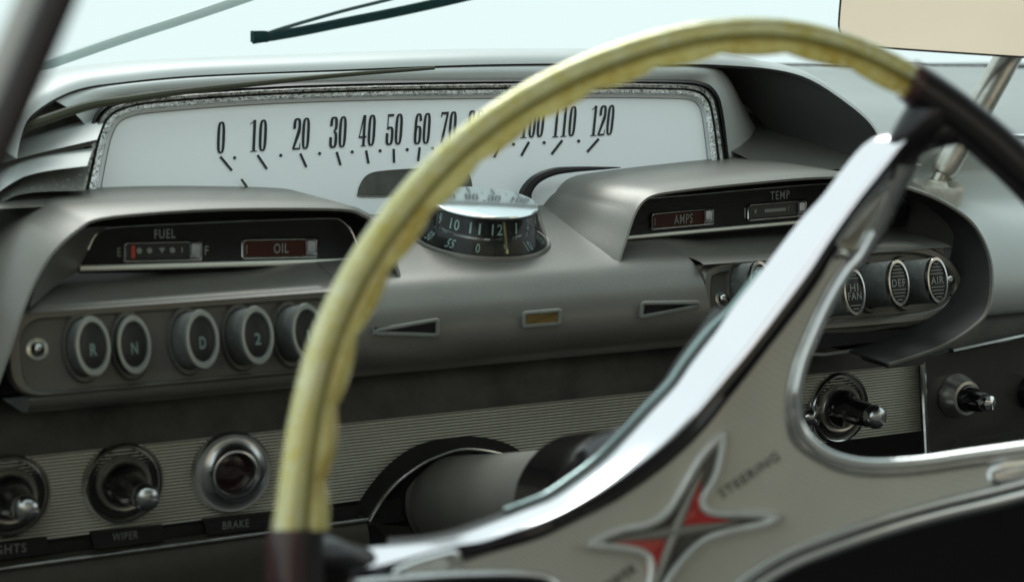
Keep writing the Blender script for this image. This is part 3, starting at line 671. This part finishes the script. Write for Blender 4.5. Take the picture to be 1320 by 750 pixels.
wheel = empty('steering_wheel', WC - WN * .1, 'steering wheel with yellowed clear rim, chrome spokes and red star emblem on beige hub plate', 'steering wheel')
RP = [(378, 745), (385, 690), (391, 620), (402, 545), (425, 445), (470, 350), (530, 266), (600, 191), (690, 128), (800, 79), (900, 51), (1000, 44), (1100, 66), (1180, 108), (1250, 158), (1320, 220)]
pol = []
for x, y in RP:
    q = pp(x, y, WC, WN) - WC; pol.append((math.atan2(q.dot(WB), q.dot(WA)), math.hypot(q.dot(WA), q.dot(WB))))
pol = [(a if a > -1 and a < 5 else a + 2 * pi, r) for a, r in pol]
pol = [((a + 2 * pi) if a < -pi / 2 else a, r) for a, r in pol]
pol.sort()
a_hi, a_lo = pol[-1][0], pol[0][0]
def rim_r(a):
    while a < a_lo - 1e-9: a += 2 * pi
    while a > a_lo + 2 * pi: a -= 2 * pi
    if a <= a_hi:
        for (p, r0), (q, r1) in zip(pol, pol[1:]):
            if p <= a <= q: return r0 + (r1 - r0) * (a - p) / (q - p)
    t = (a - a_hi) / (a_lo + 2 * pi - a_hi); return pol[-1][1] * (1 - t) + pol[0][1] * t
def rim_sm(a): return sum(rim_r(a + d) * w for d, w in ((-.12, 1), (-.06, 2), (0, 3), (.06, 2), (.12, 1))) / 9
def rimP(a, dr=0.0, dn=0.0): r = rim_sm(a) + dr; return WC + WA * (r * cos(a)) + WB * (r * sin(a)) + WN * dn
def ang_px(x, y): q = pp(x, y, WC, WN) - WC; a = math.atan2(q.dot(WB), q.dot(WA)); return a + 2 * pi if a < -pi / 2 else a
aR, aL = ang_px(1182, 108), ang_px(387, 684)
def rim_seg(name, a0, a1, mat, n, sec, lump=None, taper=True):
    L = []
    for i in range(n + 1):
        a = a0 + (a1 - a0) * i / n; er = (WA * cos(a) + WB * sin(a)); k = lump(a) if lump else (1, 0)
        tp = 1.0
        if taper: tp = 1.0 - .34 * min(1, max(0, (aL - a) / (aL - aR))) ** .5
        L.append([rimP(a, (sec[0] + k[1]) * tp, sec[1] * tp) + er * (sec[2] * tp * k[0] * cos(t)) + WN * (sec[3] * tp * k[0] * sin(t)) for t in [2 * pi * j / 20 for j in range(20)]])
    mb = MB(); mb.loft(L, True, True, True); return mb.mk(name, mat, wheel, ang=80)
rim_seg('clear_rim', aR, aL, GRIP, 160, (.0042, .0005, .0068, .0078))
def scallop(a):
    ph = ((a - aR) / radians(9.0)) % 1.0; s = abs(sin(pi * ph)); return (.80 + .25 * s ** .6, -.0016 * s)
rim_seg('finger_grip', aR, aL, AMBER, 420, (-.0056, -.0015, .0062, .0066), scallop)
rim_seg('rim_groove', aR, aL, GROOVE, 160, (-.0018, .0046, .0014, .0014))
rim_seg('black_rim', aL, aR + 2 * pi, RIMB, 120, (-.001, 0, .0102, .0094), None, False)
rim_seg('rim_joint', aR - .012, aR + .022, MAROONR, 6, (-.0005, 0, .0098, .0092), None, False)
rim_seg('rim_joint', aL - .004, aL + .11, MAROONR, 8, (.0035, .001, .0090, .0100))
# black spoke roots reaching in from the rim
def chain(name, pts, rad, mat, sq=1.0): 
    P3 = spline(pts, 5); R = []
    for i in range(len(P3)):
        t = i / (len(P3) - 1) * (len(rad) - 1); j = min(int(t), len(rad) - 2); R.append(rad[j] + (rad[j + 1] - rad[j]) * (t - j))
    mb = MB(); mb.tube(P3, R, 16, upv=WN, sq=sq); return mb.mk(name, mat, wheel, ang=80)
chain('spoke_root', [wpx(1215, 128), wpx(1196, 148), wpx(1178, 172), wpx(1160, 200, -.004)], [.009, .0105, .0095, .008], RIMB)
chain('spoke_root', [wpx(1262, 168), wpx(1232, 165), wpx(1205, 168), wpx(1180, 180, -.004)], [.007, .008, .009, .008], RIMB)
chain('spoke_root', [wpx(395, 715), wpx(420, 718), wpx(445, 722), wpx(470, 724, -.004)], [.008, .009, .0075, .006], RIMB)

# wide chrome spoke
UE = [(447, 708), (500, 703), (553, 695), (607, 682), (660, 663), (697, 649), (720, 638), (773, 600), (807, 567), (839, 533), (871, 499), (892, 469), (921, 432), (944, 400), (983, 350), (1032, 286), (1061, 254), (1085, 222), (1107, 195), (1123, 181), (1141, 173), (1150, 172)]
LE = [(458, 735), (500, 726), (545, 713), (585, 703), (623, 697), (660, 685), (687, 677), (720, 663), (775, 633), (823, 600), (860, 571), (887, 545), (913, 515), (940, 483), (967, 451), (1000, 408), (1043, 350), (1069, 310), (1107, 257), (1135, 222), (1160, 190), (1172, 176)]
def two(A, B, n): return resample([(x, y, 0) for x, y in sp2(A, 6)], n), resample([(x, y, 0) for x, y in sp2(B, 6)], n)
SPOKE = M('polished_spoke', (1.0, .94, .99), 1, .13, noise=(30, (.95, .90, .94), .6))
a3, c3 = two(UE, LE, 70)
def band(name, a3, c3, mat, prof, parent=wheel, tw=1.0):
    L = []
    m = len(a3)
    for t, h in prof: L.append([wpx(a.x + (c.x - a.x) * t, a.y + (c.y - a.y) * t, h * (tw + (1 - tw) * min(1, i / m * 2.2))) for i, (a, c) in enumerate(zip(a3, c3))])
    mb = MB(); mb.loft(L, closed=False); return mb.mk(name, mat, parent, ang=60)
band('chrome_spoke', a3, c3, SPOKE, [(-.03, -.0125), (0, -.0105), (.25, -.0053), (.5, .0), (.75, .0051), (.95, .0092), (1.0, .0095), (1.03, .007), (1.02, -.006)], tw=.6)
b3, d3 = two(UE[1:14], LE[1:16], 44)
band('spoke_shadow_band', b3, d3, BLACK, [(-.42, -.034), (-.25, -.022), (-.12, -.018), (-.01, -.0135)], tw=.6)  # black band: the shadow left of the bar put into colour
wire_px = [(x - 10, y - 5) for x, y in UE[4:13]] + [(x - 3, y - 2) for x, y in UE[13:15]]
mb = MB(); mb.tube([wpx(x, y, -.016) for x, y in sp2(wire_px, 4)], .0013, 8, upv=WN); mb.mk('spoke_reflection_streak', M('teal_reflection_grey', (.40, .52, .52), .8, .25), wheel)  # teal side reflection of the bar drawn as a coloured strand
# dark channel under the bar
UE2 = [(x + 2, y + 1) for x, y in LE]; 
LE2 = [(470, 752), (520, 745), (565, 732), (600, 720), (640, 709), (675, 699), (702, 690), (738, 672), (795, 643), (846, 608), (882, 578), (908, 551), (933, 520), (959, 488), (984, 456), (1016, 415), (1058, 358), (1083, 318), (1120, 266), (1150, 232), (1172, 205), (1182, 190)]
a3, c3 = two(UE2, LE2, 60)
band('dark_channel', a3, c3, BLACKG, [(-.3, -.006), (.2, -.004), (.7, -.004), (1.0, -.002), (1.1, -.006)])
# beige hub plate
PL = [(575, 735), (600, 724), (640, 711), (675, 701), (702, 692), (738, 675), (795, 646), (846, 611), (882, 581), (908, 554), (933, 523), (959, 491), (984, 459), (1016, 418), (1058, 361), (1078, 335), (1092, 337), (1086, 352), (1070, 380), (1052, 412), (1036, 446), (1022, 485), (1015, 520), (1019, 552), (1032, 577), (1056, 597), (1088, 608), (1126, 612), (1184, 609), (1248, 600), (1330, 588), (1330, 625), (1273, 638), (1213, 652), (1147, 670), (1080, 692), (1013, 718), (962, 748), (930, 790), (880, 830), (800, 830), (740, 790), (700, 748), (660, 742), (610, 742)]
plate = sp2(PL, 2, True)
def fill_dish(name, loop, mat, lift, thick, parent=wheel, cuts=5):
    n = len(loop); xs = [p[0] for p in loop]; ys = [p[1] for p in loop]
    def inside(x, y):
        c = False
        for k in range(n):
            (x0, y0), (x1, y1) = loop[k], loop[k - 1]
            if (y0 > y) != (y1 > y) and x < (x1 - x0) * (y - y0) / (y1 - y0) + x0: c = not c
        return c
    def near(x, y): return min((x - a) ** 2 + (y - b_) ** 2 for a, b_ in loop) < 64
    P2 = [Vector(p) for p in loop]; st = 15
    for a in range(int(min(xs)), int(max(xs)), st):
        for c in range(int(min(ys)), int(max(ys)), st):
            if inside(a, c) and not near(a, c): P2.append(Vector((a, c)))
    pv, pe, pf, _, _, _ = delaunay_2d_cdt(P2, [(k, (k + 1) % n) for k in range(n)], [list(range(n))], 1, 1e-4)
    V = [wpx(v.x, v.y, lift) for v in pv]; F = [tuple(f) for f in pf]
    mb = MB(); mb.add(V, F); mb.loft([[wpx(x, y, lift - .00004) for x, y in loop], [wpx(x, y, lift - thick) for x, y in loop]]); return mb.mk(name, mat, parent, ang=35)
hub = fill_dish('hub_plate', plate, BEIGE, .0015, .012)
fill_dish('hub_casting', sp2(PL, 1, True), RIMB, -.026, .012)
# chrome trims on the plate edges
TI = [(1128, 298), (1111, 328), (1095, 346), (1079, 371), (1064, 399), (1050, 430), (1037, 462), (1028, 500), (1027, 535), (1037, 561), (1059, 582), (1088, 594), (1126, 599), (1184, 596), (1248, 587), (1335, 575)]
def wire(name, px, w, mat, lift=.004, sq=1.0):
    P3 = [wpx(x, y, lift) for x, y in sp2(px, 6)]; mb = MB(); mb.tube(P3, w, 12, upv=WN, sq=sq); return mb.mk(name, mat, wheel, ang=80)
wire('inner_trim', TI, .0030, CHROME, .004, 1.0)
wire('inner_trim_edge', [(x - 8 if i < 10 else x, y + (2 if i < 8 else 9)) for i, (x, y) in enumerate(TI)], .0022, CHROMED, .002, 1.2)
BT = [(935, 770), (962, 745), (1013, 714), (1080, 688), (1147, 666), (1213, 648), (1273, 634), (1335, 618)]
wire('lower_trim', BT, .0020, CHROME, .004, 1.2)
wire('lower_trim', [(x + 6, y + 13) for x, y in BT], .0032, CHROME, -.001, 1.2)
wire('lower_trim', [(455, 752), (500, 747), (580, 741), (673, 740), (712, 750), (745, 790)], .0022, CHROME, .005)
# bracket window at the upper spoke end, chrome lined
def pocket(loop, mat, floor):
    lp = sp2(loop, 3, True); W = lambda L, d: [wpx(x, y, d) for x, y in L]
    mb = MB(); mb.loft([W(grow(lp, 3), .000), W(lp, .006), W(grow(lp, -4), .0062), W(grow(lp, -8), .002)]); o = mb.mk('spoke_bracket', mat, wheel, ang=60)
    V = W(grow(lp, -7.5), .0022); mb = MB(); mb.add(V, [tuple(range(len(V)))]); mb.mk('bracket_floor', floor, o, smooth=False)
pocket([(1078, 313), (1090, 294), (1112, 264), (1142, 234), (1150, 240), (1138, 272), (1122, 306), (1108, 326), (1090, 324)], CHROME, STEEL)
pocket([(1278, 602), (1345, 592), (1345, 612), (1284, 626)], CHROME, CHROMED)
pocket([(505, 738), (530, 722), (585, 708), (594, 720), (592, 740), (540, 745)], CHROME, STEEL)
# right flank of the spoke going up to the rim
a3, c3 = two([(1172, 178), (1160, 205), (1150, 232), (1138, 262), (1122, 300), (1105, 335)], [(1188, 186), (1184, 205), (1172, 232), (1156, 265), (1138, 305), (1114, 338)], 24)
band('spoke_flank', a3, c3, CHROMED, [(-.2, -.004), (0, .003), (.5, .004), (.9, .0), (1.1, -.012)])
STARC = M('star_chrome', (.95, .96, .94), .6, .3, noise=(60, (.7, .7, .66), .6))
# star emblem
EM = lambda L: [(740 + x / 3.41, 530 + y / 3.41) for x, y in L]
star = sp2(EM([(660, 88), (676, 105), (668, 190), (640, 300), (583, 395), (610, 425), (680, 432), (800, 430), (885, 440), (917, 465), (880, 500), (820, 520), (700, 545), (580, 585), (490, 670), (420, 770), (350, 930), (315, 966), (298, 940), (310, 800), (322, 690), (300, 640), (220, 620), (110, 612), (62, 602), (55, 580), (100, 545), (200, 503), (320, 480), (400, 425), (460, 330), (535, 200), (610, 115)]), 3, True)
W = lambda L, d: [wpx(x, y, d) for x, y in L]
mb = MB(); mb.loft([W(grow(star, 1.0), .0), W(star, .0045), W(grow(star, -2), .0066), W(grow(star, -6), .0074), W(grow(star, -10), .0062), W(grow(star, -12), .0020)]); em = mb.mk('star_emblem', STARC, wheel, ang=70)
fl = grow(star, -8); mb = MB(); 
ctr = EM([(485, 527)])[0]; mb.add(W(fl, .0024) + [wpx(*ctr, .0024)], [(i, (i + 1) % len(fl), len(fl)) for i in range(len(fl))]); mb.mk('star_field', M('star_dark_field', (.10, .095, .085), .6, .3), em, smooth=False)
for poly in ([(560, 255), (545, 330), (505, 440), (520, 480), (600, 490), (720, 490), (560, 520), (440, 530), (480, 430)], [(165, 565), (300, 548), (425, 540), (400, 640), (345, 760), (320, 850), (335, 700), (340, 640), (310, 596), (230, 588)]):
    V = W(EM(poly), .0036); cpt = sum((Vector(v) for v in V), Vector()) / len(V)
    mb = MB(); mb.add(V + [cpt], [(i, (i + 1) % len(V), len(V)) for i in range(len(V))]); mb.mk('red_wedge', RED, em, smooth=False)
for line in ([(560, 262), (440, 530), (335, 830)], [(720, 487), (440, 530), (165, 567)]):
    mb = MB(); mb.tube([wpx(x, y, .0042) for x, y in sp2(EM(line), 6)], [.0006 + .0022 * (1 - abs(i - 6) / 6) for i in range(13)], 8, upv=WN); mb.mk('star_ray', GREYST, em)
INK = M('faded_ink', (.07, .065, .055), 0, .6)
put_text('lettering', 'STEERING', lambda a, b_: wpx(*quad((931, 643), (1006, 592), (925, 632))(a, b_), .0022), INK, hub)
put_text('lettering', 'POWER', lambda a, b_: wpx(*quad((775, 768), (822, 736), (769, 757))(a, b_), .0022), INK, hub)

# ================================================================== MIRROR
mir = empty('rear_view_mirror', py(1205, 240, .10), 'rectangular rear view mirror on a steel post standing on the dash top', 'mirror')
bp = py(1207, 238, .10)
b = MB(); b.lathe(bp - Vector((0, 0, .010)), (0, -.12, 1), [(.020, -.022), (.0205, .002), (.0215, .008), (.0195, .0115), (.016, .010), (.012, .008), (.009, .009), (.007, .013), (.0002, .015)], 40); b.mk('mounting_cup', CREAM, mir)
p0, p1 = py(1208, 236, .10), py(1306, 62, .10)
b = MB(); b.tube([p0, p0.lerp(p1, .08)], .006, 12); b.mk('ball_joint', STEEL, mir)
b = MB(); b.tube([p0.lerp(p1, .06), p0.lerp(p1, .10), p0.lerp(p1, .5), p1], [.009, .0108, .0108, .0105], 20); b.mk('post', STEEL, mir)
MN = Vector((-.40, -.88, .055)).normalized()
M0 = py(1088, 52, .13)
def mpx(x, y, d=0.0): return pp(x, y, M0 + MN * d, MN)
lp = sp2([(1082, 20), (1084, 44), (1098, 57), (1147, 62.5), (1320, 74), (1420, 80), (1440, 66), (1440, -60), (1420, -80), (1150, -84), (1110, -78), (1092, -60)], 4, True)
f = lambda L, d: [mpx(x, y, d) for x, y in L]
b = MB(); b.loft([f(grow(lp, .5), -.012), f(grow(lp, 1.5), -.002), f(grow(lp, 1.2), .0012), f(grow(lp, -1.2), .0012), f(grow(lp, -1.4), .0)], True, True, False); b.mk('mirror_case', BLACK, mir)
V = f(grow(lp, -1.0), .0006); b = MB(); b.add(V, [tuple(range(len(V)))]); b.mk('mirror_pane', MIRROR, mir, smooth=False)

# ================================================================== WINDSHIELD, WIPERS, CAR SHELL
ws = empty('windshield', (.25, .52, .095), 'clear curved windshield with black lower gasket and bright day outside', 'windshield')
rows = []
for k in range(9):
    t = k / 8; rows.append([Vector((x, .52 - .92 * t - .25 * ((x - .27) / .85) ** 2 * (1 - .3 * t), .100 + .46 * t)) for x in [-.58 + 1.7 * i / 24 for i in range(25)]])
b = MB(); b.loft(rows, closed=False); b.mk('glass_pane', SCREEN, ws)
b = MB(); b.tube([p + Vector((0, -.004, .002)) for p in rows[0]], .0055, 8); b.mk('lower_gasket', BLACK, ws)

def gpt(x, y, out=.008):                     # pixel onto the outside of the glass
    Y = .4
    for _ in range(40):
        P = py(x, y, Y); t = (P.z - .100) / .46
        Y = .5 * Y + .5 * (.52 - .92 * t - .25 * ((P.x - .27) / .85) ** 2 * (1 - .3 * t) + out)
    return py(x, y, Y)
def wiper(name, px, w, mat, label):
    o = empty(name, gpt(*px[0]), label, 'wiper', 'windshield wipers')
    mb = MB(); mb.tube([gpt(x, y) for x, y in sp2(px, 4)], w, 8, sq=.8); mb.mk('wiper_blade', mat, o)
    return o
w1 = wiper('windshield_wiper', [(325, 51), (380, 42), (440, 30), (520, 14), (600, -4), (690, -26)], .0040, WIPERM, 'dark rubber wiper blade lying outside the glass above the speedometer')
b = MB(); b.tube([gpt(x, y, .016) for x, y in sp2([(338, 46), (367, 36), (440, 15), (500, 0), (590, -24)], 4)], .0015, 8); b.mk('wiper_arm', M('wiper_arm_dark', (.03, .06, .06), .2, .6), w1)
b = MB(); b.box(gpt(334, 47.5), .012, .008, .009); b.mk('blade_clip', WIPERM, w1)
w2 = wiper('windshield_wiper', [(20, 98), (100, 70), (170, 46), (250, 20), (320, -4), (380, -26)], .0040, REFLECT, 'pale grey strip for a reflection at the left corner of the glass')  # reflection in the glass built as a pale solid strip

# A-pillar / vent window post beside the driver
pil = empty('window_pillar', (-.45, -.62, -.2), 'dark blurred vent window post at the driver door', 'pillar')
P0 = CAM + ray(-15, 215) * .56; P1 = CAM + ray(88, -30) * .56
d = (P1 - P0); a0, a1 = P0 - d * .9, P1 + d * .6
b = MB(); b.tube([a0, P0, P1, a1], .0052, 12, upv=FW, sq=1.0); b.mk('vent_post', PILLAR, pil)
rt = RT
b = MB(); b.loft([[p - rt * .004 + FW * .002 for p in (a0, P0, P1, a1)], [p - rt * .012 + FW * .0 for p in (a0, P0, P1, a1)], [p - rt * .013 + FW * .012 for p in (a0, P0, P1, a1)]], closed=False); b.mk('post_channel', PILLG, pil)

# car shell outside the frame: it shades the cabin and shows in the chrome and the mirror
def slab(name, c, s, mat, kind='structure', label=None, cat=None):
    b = MB(); b.box(c, *s); o = b.mk(name, mat, None, smooth=False)
    if kind: o['kind'] = kind
    if label: o['label'] = label; o['category'] = cat
    return o
slab('roof_lining', (.28, -1.20, .585), (1.52, 1.60, .03), CLOTH)
slab('quarter_panel', (-.485, -1.58, -.22), (.03, .86, .62), CLOTH)
slab('driver_door', (-.485, -.55, -.30), (.03, 1.25, .60), SEATM)
slab('door_jamb', (-.50, .16, -.16), (.03, .50, .60), PILLG)
slab('car_floor', (.28, -.75, -.60), (1.60, 2.7, .03), CARPET)
slab('firewall', (.28, .30, -.28), (1.60, .02, .62), CARPET)
slab('passenger_door', (1.06, -.60, -.22), (.04, 1.9, .62), SEATM)
slab('rear_bulkhead', (.28, -2.0, -.25), (1.5, .04, .68), CLOTH)
slab('added_tan_wall', (1.0, -6.0, .9), (12.0, .2, 4.6), TAN)  # unseen wall added to brighten the mirror and give warm fill
b = MB(); b.loft([[Vector((x, -.93 + a, c)) for a, c in ((0, -.40), (-.02, -.1), (-.04, .10), (-.07, .14), (-.13, .14), (-.17, .10), (-.17, -.4))] for x in (-.36, -.355, 1.0, 1.005)], True, True, True)
st = b.mk('bench_seat', SEATM, None); tag(st, 'grey vinyl bench seat back behind the steering wheel', 'seat')
